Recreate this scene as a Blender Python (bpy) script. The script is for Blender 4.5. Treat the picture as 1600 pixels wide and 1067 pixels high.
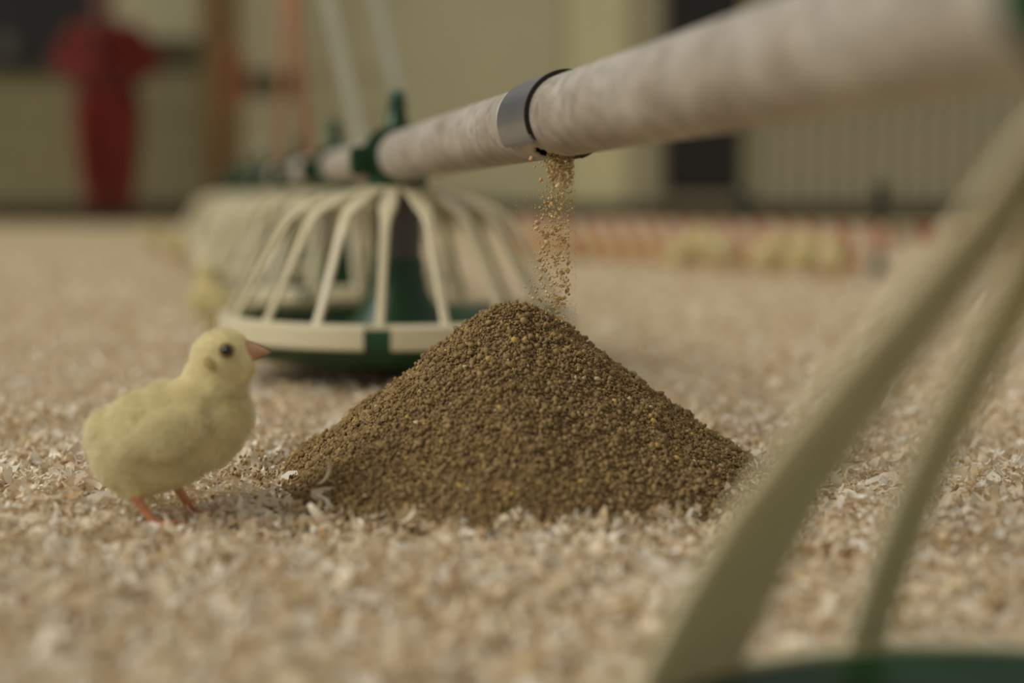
import bpy, bmesh, math, random
import numpy as np
from mathutils import Vector, Matrix

for o in list(bpy.data.objects):
    bpy.data.objects.remove(o)
random.seed(7)
rng = np.random.default_rng(7)
SC = bpy.context.scene
COL = SC.collection
PI = math.pi

# ------------------------------------------------------------------ camera
CAM_H = 0.18
F = 1600 * 50 / 36.0
HORIZON = 305.0
PITCH = math.atan((533.5 - HORIZON) / F)
cd = bpy.data.cameras.new('camera')
cd.lens = 50; cd.sensor_width = 36; cd.clip_start = 0.01; cd.clip_end = 100
cd.dof.use_dof = True
cd.dof.focus_distance = 0.875
cd.dof.aperture_fstop = 2.25
cam = bpy.data.objects.new('camera', cd); COL.objects.link(cam)
cam.location = (0, 0, CAM_H)
cam.rotation_euler = (PI / 2 - PITCH, 0, 0)
SC.camera = cam

# ------------------------------------------------------------------ light
world = bpy.data.worlds.new('hall_light'); SC.world = world
world.use_nodes = True
bg = world.node_tree.nodes['Background']
bg.inputs['Color'].default_value = (1.0, 0.97, 0.89, 1)
bg.inputs['Strength'].default_value = 0.35
sd = bpy.data.lights.new('side_daylight', 'SUN')
sd.energy = 1.85; sd.angle = math.radians(30); sd.color = (1.0, 0.97, 0.86)
sun = bpy.data.objects.new('side_daylight', sd); COL.objects.link(sun)
sun.rotation_euler = Vector((1.0, 0.28, -0.9)).to_track_quat('-Z', 'Y').to_euler()
SC.view_settings.view_transform = 'Standard'
SC.view_settings.look = 'None'
SC.view_settings.exposure = -0.08
SC.view_settings.gamma = 1.0
SC.view_settings.use_curve_mapping = False


def at(x, y, Y):
    """point of the place seen at photo pixel (x, y), at world depth Y"""
    u = (x - 800) / F; v = -(y - 533.5) / F
    d = Vector((u, math.cos(PITCH) + v * math.sin(PITCH), -math.sin(PITCH) + v * math.cos(PITCH)))
    return Vector((0, 0, CAM_H)) + d * (Y / d.y)


# ------------------------------------------------------------------ materials
def s2l(c):
    return tuple(((v / 255) / 12.92 if v / 255 <= .04045 else ((v / 255 + .055) / 1.055) ** 2.4) for v in c) + (1.0,)


def mat(name, rgb, rough=0.6, metal=0.0, noise=0.0, scale=20.0, rgb2=None, bump=0.0, spec=0.5, detail=4.0, trans=0.0):
    m = bpy.data.materials.new(name); m.use_nodes = True
    nt = m.node_tree; b = nt.nodes['Principled BSDF']
    b.inputs['Roughness'].default_value = rough
    b.inputs['Metallic'].default_value = metal
    b.inputs['Specular IOR Level'].default_value = spec
    c1 = s2l(rgb)
    c2 = s2l(rgb2) if rgb2 else tuple(v * (1 - noise) for v in c1[:3]) + (1,)
    tc = nt.nodes.new('ShaderNodeTexCoord')
    n = nt.nodes.new('ShaderNodeTexNoise'); n.inputs['Scale'].default_value = scale; n.inputs['Detail'].default_value = detail
    nt.links.new(tc.outputs['Object'], n.inputs['Vector'])
    r = nt.nodes.new('ShaderNodeValToRGB')
    r.color_ramp.elements[0].position = .32; r.color_ramp.elements[1].position = .68
    r.color_ramp.elements[0].color = c2; r.color_ramp.elements[1].color = c1
    nt.links.new(n.outputs['Fac'], r.inputs['Fac'])
    nt.links.new(r.outputs['Color'], b.inputs['Base Color'])
    if bump:
        bp = nt.nodes.new('ShaderNodeBump'); bp.inputs['Strength'].default_value = bump
        bp.inputs['Distance'].default_value = .002
        nt.links.new(n.outputs['Fac'], bp.inputs['Height'])
        nt.links.new(bp.outputs['Normal'], b.inputs['Normal'])
    if trans:
        t = nt.nodes.new('ShaderNodeBsdfTranslucent'); mx = nt.nodes.new('ShaderNodeMixShader')
        nt.links.new(r.outputs['Color'], t.inputs['Color']); mx.inputs['Fac'].default_value = trans
        nt.links.new(b.outputs['BSDF'], mx.inputs[1]); nt.links.new(t.outputs['BSDF'], mx.inputs[2])
        nt.links.new(mx.outputs['Shader'], nt.nodes['Material Output'].inputs['Surface'])
    return m


def tint_mat(name, stops, rough=0.7, spec=0.3, trans=0.0):
    """colour picked per piece from a point attribute 'tint'"""
    m = bpy.data.materials.new(name); m.use_nodes = True
    nt = m.node_tree; b = nt.nodes['Principled BSDF']
    b.inputs['Roughness'].default_value = rough
    b.inputs['Specular IOR Level'].default_value = spec
    a = nt.nodes.new('ShaderNodeAttribute'); a.attribute_name = 'tint'
    r = nt.nodes.new('ShaderNodeValToRGB')
    els = r.color_ramp.elements
    while len(els) < len(stops): els.new(.5)
    for e, (p, c) in zip(els, stops):
        e.position = p; e.color = s2l(c)
    nt.links.new(a.outputs['Fac'], r.inputs['Fac'])
    nt.links.new(r.outputs['Color'], b.inputs['Base Color'])
    if trans:
        t = nt.nodes.new('ShaderNodeBsdfTranslucent'); mx = nt.nodes.new('ShaderNodeMixShader')
        nt.links.new(r.outputs['Color'], t.inputs['Color'])
        mx.inputs['Fac'].default_value = trans
        nt.links.new(b.outputs['BSDF'], mx.inputs[1]); nt.links.new(t.outputs['BSDF'], mx.inputs[2])
        nt.links.new(mx.outputs['Shader'], nt.nodes['Material Output'].inputs['Surface'])
    return m


def stripe_mat(name, ca, cb, period, slant):
    m = bpy.data.materials.new(name); m.use_nodes = True
    nt = m.node_tree; b = nt.nodes['Principled BSDF']; b.inputs['Roughness'].default_value = .45
    tc = nt.nodes.new('ShaderNodeTexCoord'); sp = nt.nodes.new('ShaderNodeSeparateXYZ')
    nt.links.new(tc.outputs['Object'], sp.inputs[0])
    ml = nt.nodes.new('ShaderNodeMath'); ml.operation = 'MULTIPLY_ADD'; ml.inputs[1].default_value = slant
    nt.links.new(sp.outputs['Z'], ml.inputs[0]); nt.links.new(sp.outputs['X'], ml.inputs[2])
    md = nt.nodes.new('ShaderNodeMath'); md.operation = 'PINGPONG'; md.inputs[1].default_value = period / 2
    nt.links.new(ml.outputs[0], md.inputs[0])
    gt = nt.nodes.new('ShaderNodeMath'); gt.operation = 'GREATER_THAN'; gt.inputs[1].default_value = period / 4
    nt.links.new(md.outputs[0], gt.inputs[0])
    mx = nt.nodes.new('ShaderNodeMix'); mx.data_type = 'RGBA'
    mx.inputs['A'].default_value = s2l(ca); mx.inputs['B'].default_value = s2l(cb)
    nt.links.new(gt.outputs[0], mx.inputs['Factor'])
    nt.links.new(mx.outputs['Result'], b.inputs['Base Color'])
    return m


def galvanised():
    m = bpy.data.materials.new('galvanised_steel'); m.use_nodes = True
    nt = m.node_tree; b = nt.nodes['Principled BSDF']
    tc = nt.nodes.new('ShaderNodeTexCoord')
    v = nt.nodes.new('ShaderNodeTexVoronoi'); v.inputs['Scale'].default_value = 160
    n0 = nt.nodes.new('ShaderNodeTexNoise'); n0.inputs['Scale'].default_value = 60; n0.inputs['Detail'].default_value = 5
    n1 = nt.nodes.new('ShaderNodeTexNoise'); n1.inputs['Scale'].default_value = 22; n1.inputs['Detail'].default_value = 6
    for t in (v, n0, n1): nt.links.new(tc.outputs['Object'], t.inputs['Vector'])
    mx = nt.nodes.new('ShaderNodeMix'); mx.data_type = 'RGBA'; mx.inputs['Factor'].default_value = .25
    nt.links.new(n0.outputs['Fac'], mx.inputs['A']); nt.links.new(v.outputs['Color'], mx.inputs['B'])
    r = nt.nodes.new('ShaderNodeValToRGB')
    r.color_ramp.elements[0].position = .36; r.color_ramp.elements[1].position = .64
    r.color_ramp.elements[0].color = s2l((172, 164, 154)); r.color_ramp.elements[1].color = s2l((206, 197, 186))
    nt.links.new(mx.outputs['Result'], r.inputs['Fac'])
    r2 = nt.nodes.new('ShaderNodeValToRGB')
    r2.color_ramp.elements[0].position = .35; r2.color_ramp.elements[1].position = .6
    r2.color_ramp.elements[0].color = s2l((226, 220, 214)); r2.color_ramp.elements[1].color = (1, 1, 1, 1)
    nt.links.new(n1.outputs['Fac'], r2.inputs['Fac'])
    mm = nt.nodes.new('ShaderNodeMix'); mm.data_type = 'RGBA'; mm.blend_type = 'MULTIPLY'; mm.inputs['Factor'].default_value = 1
    nt.links.new(r.outputs['Color'], mm.inputs['A']); nt.links.new(r2.outputs['Color'], mm.inputs['B'])
    nt.links.new(mm.outputs['Result'], b.inputs['Base Color'])
    b.inputs['Metallic'].default_value = .15; b.inputs['Roughness'].default_value = .55
    return m


M = {}
M['litter_base'] = mat('litter_base', (214, 196, 160), .9, rgb2=(176, 152, 114), scale=60, bump=.6)
M['shaving'] = tint_mat('pale_wood_shaving', [(0, (208, 168, 120)), (.2, (232, 212, 176)), (.65, (244, 230, 204)), (1, (254, 248, 236))], .36, .6, .22)
M['feed'] = tint_mat('crumbled_feed', [(0, (118, 95, 62)), (.5, (156, 131, 90)), (.86, (184, 158, 114)), (.95, (188, 158, 106)), (.975, (200, 170, 92)), (1, (208, 192, 154))], .85, .2)
M['feed_fall'] = tint_mat('falling_feed', [(0, (184, 158, 112)), (.5, (212, 186, 138)), (.9, (228, 204, 158)), (.95, (228, 196, 104)), (1, (240, 222, 184))], .85, .2)
M['feed_base'] = mat('feed_core', (136, 110, 76), .95, noise=.4, scale=500, bump=.8)
M['down'] = tint_mat('yellow_down', [(0, (245, 235, 192)), (.5, (251, 244, 212)), (1, (254, 251, 234))], .8, .15, .35)
M['skin_down'] = mat('chick_plumage', (243, 231, 182), .9, noise=.12, scale=120, spec=.1)
M['leg'] = mat('chick_leg_skin', (228, 158, 120), .55, noise=.2, scale=300, bump=.4)
M['beak'] = mat('chick_beak', (208, 160, 130), .4, noise=.15, scale=200)
M['eye'] = mat('dark_eye', (14, 10, 8), .08, spec=.8)
M['eyelid'] = mat('eyelid', (150, 128, 84), .7)
M['ear'] = mat('ear_patch', (190, 170, 116), .9, spec=.1)
M['galv'] = galvanised()
M['band'] = mat('blued_steel_band', (150, 152, 162), .3, .7, noise=.12, scale=18)
M['bandedge'] = mat('dark_band_edge', (42, 38, 34), .5, .4)
M['green'] = mat('dark_green_plastic', (18, 68, 30), .38, noise=.2, scale=30)
M['cream'] = mat('cream_plastic', (248, 237, 203), .3, noise=.06, scale=30, trans=.22)
M['grey_tube'] = mat('grey_drop_tube', (96, 92, 90), .45, .2, noise=.15, scale=30)
M['wall'] = mat('olive_cream_wall', (190, 185, 152), .7, noise=.08, scale=1.5)
M['wall_dimmed'] = mat('olive_wall_dimmed', (140, 134, 100), .7, noise=.1, scale=1.5)  # light falloff on the back wall left of the post, put into darker panels
M['wall_light'] = mat('pale_wall_panel', (208, 203, 162), .7, noise=.06, scale=1.5)
M['wall_grey'] = mat('grey_corrugated_wall', (166, 160, 134), .6, noise=.12, scale=2)
M['black'] = mat('dark_opening', (18, 18, 15), .6, noise=.2, scale=3)
M['dark'] = mat('dark_band', (84, 80, 58), .8, noise=.2, scale=3)
M['base'] = mat('dark_base_strip', (74, 64, 42), .8, noise=.2, scale=3)
M['post'] = mat('brown_timber', (132, 106, 66), .8, rgb2=(112, 86, 50), scale=6)
M['orange'] = mat('orange_hose', (180, 108, 66), .5, noise=.1)
M['redcord'] = mat('orange_red_cord', (196, 138, 104), .6, noise=.1, scale=100)
M['strap'] = mat('pale_strap', (186, 182, 158), .5, noise=.08, scale=20)
M['stake'] = mat('dark_green_stake', (44, 52, 42), .6, noise=.2)
M['tape'] = stripe_mat('red_white_tape', (196, 184, 156), (166, 104, 82), .092, .5)
M['tape_low'] = stripe_mat('red_yellow_tape', (186, 164, 116), (156, 98, 68), .092, .3)
M['coverall'] = mat('red_coverall', (112, 30, 17), .9, rgb2=(92, 22, 12), scale=8, bump=.4)
M['person_skin'] = mat('skin', (128, 84, 64), .6, noise=.1)
M['glove'] = mat('dark_red_glove', (92, 34, 24), .8, noise=.2)
M['boot'] = mat('dark_boot', (26, 32, 22), .5, noise=.2)
M['hair'] = mat('dark_hair', (58, 42, 30), .7, noise=.3)
M['white'] = mat('white_plate', (96, 94, 88), .5, noise=.1)


# ------------------------------------------------------------------ mesh helpers
def link(name, me, parent=None, m=None, smooth=False):
    o = bpy.data.objects.new(name, me); COL.objects.link(o)
    if m is not None and not me.materials: me.materials.append(m)
    if smooth: me.polygons.foreach_set('use_smooth', [True] * len(me.polygons))
    if parent is not None: o.parent = parent
    return o


def pyd(name, v, f):
    me = bpy.data.meshes.new(name); me.from_pydata(v, [], f); me.update(); return me


def tag(o, label=None, cat=None, group=None, kind=None):
    if label: o['label'] = label
    if cat: o['category'] = cat
    if group: o['group'] = group
    if kind: o['kind'] = kind
    return o


def empty(name, loc=(0, 0, 0), rz=0.0):
    o = bpy.data.objects.new(name, None); COL.objects.link(o)
    o.location = loc; o.rotation_euler = (0, 0, rz); o.empty_display_size = .02
    return o


def copy_tree(o, parent=None):
    c = o.copy(); COL.objects.link(c); c.parent = parent
    for ch in list(o.children): copy_tree(ch, c)
    return c


def lathe(name, prof, n=48, a0=0.0, a1=2 * PI, closed=False):
    """prof (r, z) list turned about z; closed: profile loops"""
    full = abs(a1 - a0 - 2 * PI) < 1e-6
    k = n if full else n + 1
    v = []; f = []; P = len(prof)
    for i in range(k):
        a = a0 + (a1 - a0) * i / n
        for r, z in prof: v.append((r * math.cos(a), r * math.sin(a), z))
    for i in range(n):
        j = (i + 1) % k
        for p in range(P if closed else P - 1):
            q = (p + 1) % P
            f.append((i * P + p, j * P + p, j * P + q, i * P + q))
    if closed and not full:
        f.append(tuple(range(P))[::-1]); f.append(tuple((k - 1) * P + p for p in range(P)))
    return pyd(name, v, f)


def tube(name, pts, rad, n=16, cap=True):
    """round tube along points, rad scalar or list"""
    pts = [Vector(p) for p in pts]
    R = rad if isinstance(rad, (list, tuple)) else [rad] * len(pts)
    v = []; f = []
    for i, p in enumerate(pts):
        t = (pts[min(i + 1, len(pts) - 1)] - pts[max(i - 1, 0)]).normalized()
        ref = Vector((0, 0, 1)) if abs(t.z) < .9 else Vector((0, 1, 0))
        s = t.cross(ref).normalized(); u = s.cross(t)
        for k in range(n):
            a = 2 * PI * k / n
            v.append(p + (s * math.cos(a) + u * math.sin(a)) * R[i])
    for i in range(len(pts) - 1):
        for k in range(n):
            l = (k + 1) % n
            f.append((i * n + k, i * n + l, (i + 1) * n + l, (i + 1) * n + k))
    if cap:
        f.append(tuple(range(n))[::-1]); f.append(tuple((len(pts) - 1) * n + k for k in range(n)))
    return pyd(name, v, f)


def box(name, x0, x1, y0, y1, z0, z1, bevel=0.0, seg=2):
    bm = bmesh.new()
    bmesh.ops.create_cube(bm, size=1)
    for w in bm.verts:
        w.co = ((x0 + x1) / 2 + w.co.x * (x1 - x0), (y0 + y1) / 2 + w.co.y * (y1 - y0), (z0 + z1) / 2 + w.co.z * (z1 - z0))
    if bevel: bmesh.ops.bevel(bm, geom=bm.edges[:], offset=bevel, segments=seg, affect='EDGES', clamp_overlap=True)
    me = bpy.data.meshes.new(name); bm.to_mesh(me); bm.free(); return me


def sweep_strip(name, pts, width, thick):
    """flat bar with bevelled section in the r-z plane (x = r), width along y"""
    b = thick * .3
    v = []; f = []
    ws = width if isinstance(width, list) else [width] * len(pts)
    for i, p in enumerate(pts):
        h = ws[i] / 2
        a = Vector(pts[max(i - 1, 0)]); c = Vector(pts[min(i + 1, len(pts) - 1)])
        t = (c - a).normalized(); nrm = Vector((-t.y, t.x))
        if nrm.y < 0 and abs(nrm.y) > 1e-6: nrm = -nrm
        q = Vector(p)
        sec = [(-h, -thick / 2 + b), (-h, thick / 2 - b), (-h + b, thick / 2), (h - b, thick / 2), (h, thick / 2 - b), (h, -thick / 2 + b), (h - b, -thick / 2), (-h + b, -thick / 2)]
        for yy, nn in sec:
            w = q + nrm * nn
            v.append((w.x, yy, w.y))
    for i in range(len(pts) - 1):
        for k in range(8):
            l = (k + 1) % 8
            f.append((i * 8 + k, i * 8 + l, (i + 1) * 8 + l, (i + 1) * 8 + k))
    f.append(tuple(range(8))[::-1]); f.append(tuple((len(pts) - 1) * 8 + k for k in range(8)))
    return pyd(name, v, f)


def np_mesh(name, V, Q, tint=None, smooth=False):
    """numpy verts (n,3), faces (m,k), optional per-vertex tint"""
    me = bpy.data.meshes.new(name)
    nv, (nf, k) = len(V), Q.shape
    me.vertices.add(nv); me.vertices.foreach_set('co', np.ascontiguousarray(V, dtype=np.float32).ravel())
    me.loops.add(nf * k); me.loops.foreach_set('vertex_index', np.ascontiguousarray(Q, dtype=np.int32).ravel())
    me.polygons.add(nf)
    me.polygons.foreach_set('loop_start', np.arange(nf, dtype=np.int32) * k)
    if smooth: me.polygons.foreach_set('use_smooth', np.ones(nf, dtype=bool))
    me.update(calc_edges=True)
    if tint is not None:
        a = me.attributes.new('tint', 'FLOAT', 'POINT')
        a.data.foreach_set('value', np.ascontiguousarray(tint, dtype=np.float32))
    return me


# fractal value noise for litter and pile relief
_NG = np.random.default_rng(3).random((64, 64))
def vnoise(x, y):
    xi = np.floor(x).astype(int); yi = np.floor(y).astype(int)
    fx = x - xi; fy = y - yi
    fx = fx * fx * (3 - 2 * fx); fy = fy * fy * (3 - 2 * fy)
    g = lambda a, b: _NG[a % 64, b % 64]
    return (g(xi, yi) * (1 - fx) + g(xi + 1, yi) * fx) * (1 - fy) + (g(xi, yi + 1) * (1 - fx) + g(xi + 1, yi + 1) * fx) * fy


def litter_h(x, y):
    x = np.asarray(x, float); y = np.asarray(y, float)
    hollow = .0065 * np.exp(-(((x + .188) / .05) ** 2 + ((y - .735) / .055) ** 2))
    hollow = hollow + .007 * np.exp(-(((x - .157) / .2) ** 4 + ((y - .342) / .2) ** 4))
    return -hollow - .0055 * np.maximum(0, y - 2)  -.0035 + .008 * (vnoise(x * 9 + 3, y * 9) - .3) + .006 * vnoise(x * 26, y * 26 + 7) + .004 * vnoise(x * 61, y * 61)


# ------------------------------------------------------------------ the setting
WALL_Y = 12.0
def wall_box(name, px0, px1, py0, py1, m, depth=.05, parent=None, yoff=0.0, z0=None, z1=None):
    a = at(px0, py1, WALL_Y); b = at(px1, py0, WALL_Y)
    zz0 = a.z if z0 is None else z0; zz1 = b.z if z1 is None else z1
    o = link(name, box(name, a.x, b.x, WALL_Y - depth - yoff, WALL_Y - yoff, zz0, zz1, .004), parent, m)
    return o


# floor: one ground sheet, fine near the camera
def build_floor():
    xs = np.concatenate([np.linspace(-14, -1.6, 14), np.linspace(-1.5, 1.5, 151), np.linspace(1.6, 14, 14)])
    ys = np.concatenate([np.linspace(-2, -.05, 10), np.linspace(0, 3, 151), np.linspace(3.1, 13, 40)])
    X, Y = np.meshgrid(xs, ys)
    Z = litter_h(X, Y) - .004
    V = np.stack([X.ravel(), Y.ravel(), Z.ravel()], 1)
    nx = len(xs); i = np.arange(nx * len(ys)).reshape(len(ys), nx)
    Q = np.stack([i[:-1, :-1].ravel(), i[:-1, 1:].ravel(), i[1:, 1:].ravel(), i[1:, :-1].ravel()], 1)
    o = link('floor', np_mesh('floor', V, Q, smooth=True), None, M['litter_base'])
    tag(o, kind='structure')
build_floor()

wb = link('wall_back', box('wall_back', -13, 13, WALL_Y, WALL_Y + .12, -.2, 4.0), None, M['wall'])
tag(wb, 'pale olive back wall of the hall', kind='structure')
# panels of the back wall (flat sheets with a joint between them)
for (x0, x1, y0, y1, m) in [(-420, -55, 187, 330, 'wall_dimmed'), (-50, 130, 190, 330, 'wall_dimmed'), (133, 322, 190, 330, 'wall_dimmed'),
                            (-420, 130, 118, 184, 'wall_dimmed'), (133, 322, 112, 184, 'wall_dimmed'),
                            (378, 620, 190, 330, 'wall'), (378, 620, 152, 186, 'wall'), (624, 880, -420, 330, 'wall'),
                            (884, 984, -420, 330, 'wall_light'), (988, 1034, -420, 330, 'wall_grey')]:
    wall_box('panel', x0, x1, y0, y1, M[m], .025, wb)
wall_box('panel', 190, 322, -420, 60, M['wall'], .025, wb)
wall_box('panel', 378, 620, -420, 112, M['wall'], .025, wb)
wall_box('panel', 228, 322, 62, 110, M['dark'], .03, wb)
wall_box('panel', 378, 470, 115, 149, M['dark'], .03, wb)
# corrugated cladding to the right of the door
rib = None
for i in range(46):
    a = at(1180 + i * 28, 330, WALL_Y)
    if rib is None:
        rib = box('corrugation', 0, .125, -.035, 0, .0, 3.9, .017, 3)
        rib.materials.append(M['wall_grey'])
    o = link('corrugation', rib, wb); o.location = (a.x, WALL_Y - .005, .1)
tag(wall_box('trim_1', -420, 322, 316, 345, M['base'], .06, z0=-.15), 'dark strip along the foot of the back wall left of the timber post', kind='structure')
tag(wall_box('trim_2', 378, 2400, 318, 345, M['base'], .08, z0=-.15), 'dark strip along the foot of the back wall right of the timber post', kind='structure')
# dark shutter opening behind the person
w = wall_box('window_1', -420, 150, -420, 110, M['black'], .03)
tag(w, 'dark unlit opening high in the back wall behind the person', kind='structure')
wall_box('window_sill', -420, 130, 108, 116, M['dark'], .07, w)
# dark door
d = wall_box('door_1', 1038, 1168, -420, 304, M['black'], .04)
tag(d, 'tall black door in the back wall right of the pale panel', kind='structure')
wall_box('door_frame', 1030, 1038, -420, 318, M['wall_grey'], .07, d)
wall_box('door_frame', 1168, 1176, -420, 318, M['wall_grey'], .07, d)
p = wall_box('wall_plate', 2, 24, 54, 90, M['white'], .02, yoff=.03)
tag(p, 'small pale plate on the dark opening at far left', 'sign')

# timber post with a looped orange hose
pst = empty('timber_post', at(350, 345, 11.6)); pst.location.z = 0
tag(pst, 'brown timber post standing against the back wall', 'post')
link('post_shaft', box('post_shaft', -.135, .135, -.12, .12, -.1, 3.9, .012), pst, M['post'])
link('post_foot', box('post_foot', -.17, .17, -.16, .16, -.1, .04, .01), pst, M['base'])
hp = at(363, 70, 11.35)
pts = []
for i in range(121):
    t = i / 120 * 2 * PI * 3
    pts.append((hp.x + .075 * math.sin(t) + .006 * math.sin(t * .33), 11.464 - .012 * (i / 40), hp.z - .235 + .235 * math.cos(t)))
hz = link('hose', tube('hose', pts, .017, 8), None, M['orange'], True)
hz.name = 'coiled_hose'
tag(hz, 'orange hose coiled in a long loop on the timber post', 'hose')

# ------------------------------------------------------------------ feed line
HOLE_Y = .866; STEP = .52; FIRST_Y = 1.4
PR = .0223
def line_pt(Y):
    x = -.2575 * Y + .2483 if Y < 1.4 else -.1122 - (Y - 1.4) * .24
    z = .2171 + (1.4 - Y) * .0168 if Y < 1.4 else .2171 - (Y - 1.4) * .0004
    return Vector((x, Y, z))
LINE_RZ = math.atan2(1, -.2575)      # direction of the pipe in plan (away from the camera)

pipe = empty('feed_pipe', line_pt(HOLE_Y))
tag(pipe, 'long galvanised feed pipe running over the feeders into the distance', 'pipe')
def pipe_section(Y0, Y1):
    a, b = line_pt(Y0), line_pt(Y1)
    n = 12
    pts = [a + (b - a) * i / n - pipe.location for i in range(n + 1)]
    link('pipe_section', tube('pipe_section', pts, PR, 48), pipe, M['galv'], True)
# near section carries the outlet hole: it is cut out as an opening in the underside
def holed_section(Y0, Y1):
    a, b = line_pt(Y0), line_pt(Y1); L = (b - a).length
    t = (b - a) / L; s = t.cross(Vector((0, 0, 1))).normalized(); u = s.cross(t)
    hs = (line_pt(HOLE_Y) - a).length - .012
    stations = sorted(set([round(L * i / 40, 5) for i in range(41)] + [hs - .016, hs - .012, hs - .006, hs, hs + .006, hs + .012, hs + .016]))
    n = 64; v = []; f = []
    for st in stations:
        p = a + t * st - pipe.location
        for k in range(n):
            an = 2 * PI * k / n
            v.append(p + (s * math.cos(an) + u * math.sin(an)) * PR)
    for i in range(len(stations) - 1):
        mid = (stations[i] + stations[i + 1]) / 2
        for k in range(n):
            an = 2 * PI * (k + .5) / n
            if abs(mid - hs) < .0165:
                dd = (an - 1.5 * PI) * PR
                if (mid - hs) ** 2 + dd ** 2 < .0165 ** 2: continue
            l = (k + 1) % n
            f.append((i * n + k, i * n + l, (i + 1) * n + l, (i + 1) * n + k))
    me = pyd('pipe_section', v, f)
    o = link('pipe_section', me, pipe, M['galv'], True)
    md = o.modifiers.new('wall', 'SOLIDIFY'); md.thickness = .0015; md.offset = -1
    return a + t * hs
HOLE = holed_section(.12, 1.4)
Y = 1.4
NF = 10
for n in range(1, NF):
    pipe_section(Y, Y + STEP); Y += STEP
pipe_section(Y, Y + .3)

# sliding outlet band: a C of sheet steel standing off the pipe
def outlet_band():
    c = line_pt(HOLE_Y + .004)
    a, b = line_pt(.5), line_pt(1.3)
    t = (b - a).normalized()
    s = t.cross(Vector((0, 0, 1))).normalized(); u = s.cross(t)     # s points to the right of the pipe seen from the camera
    root = empty('outlet_band', c)
    tag(root, 'dark steel shutter band clipped round the feed pipe above the pile', 'pipe clamp')
    Ro, th, hw = .0263, .0012, .033
    A0, A1 = math.radians(-72), math.radians(218)      # from underneath on the right, over the top, to low left
    n = 60; v = []; f = []
    sec = [(Ro, -hw), (Ro, hw), (Ro - th, hw), (Ro - th, -hw)]
    for i in range(n + 1):
        an = A0 + (A1 - A0) * i / n
        for r, l in sec:
            v.append((s * math.cos(an) + u * math.sin(an)) * r + t * l)
    for i in range(n):
        for k in range(4):
            q = (k + 1) % 4
            f.append((i * 4 + k, i * 4 + q, (i + 1) * 4 + q, (i + 1) * 4 + k))
    f.append((3, 2, 1, 0)); f.append(tuple(n * 4 + k for k in range(4)))
    link('band_sheet', pyd('band_sheet', v, f), root, M['band'], False)
    # folded lip round the near edge, darker
    v = []; f = []
    sec = [(Ro + .0002, -hw - .0016), (Ro + .0002, -hw + .0002), (PR + .0006, -hw + .0002), (PR + .0006, -hw - .0016)]
    B0, B1 = math.radians(-72), math.radians(206)
    for i in range(n + 1):
        an = B0 + (B1 - B0) * i / n
        for r, l in sec:
            v.append((s * math.cos(an) + u * math.sin(an)) * r + t * l)
    for i in range(n):
        for k in range(4):
            q = (k + 1) % 4
            f.append((i * 4 + k, i * 4 + q, (i + 1) * 4 + q, (i + 1) * 4 + k))
    f.append((3, 2, 1, 0)); f.append(tuple(n * 4 + k for k in range(4)))
    link('edge_lip', pyd('edge_lip', v, f), root, M['bandedge'], False)
outlet_band()

# ------------------------------------------------------------------ pan feeders
def sub(me, o_name, parent, m, smooth=True):
    o = link(o_name, me, parent, m, False)
    if smooth:
        me.polygons.foreach_set('use_smooth', [True] * len(me.polygons))
        md = o.modifiers.new('edges', 'EDGE_SPLIT'); md.split_angle = math.radians(40)
    return o


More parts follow.
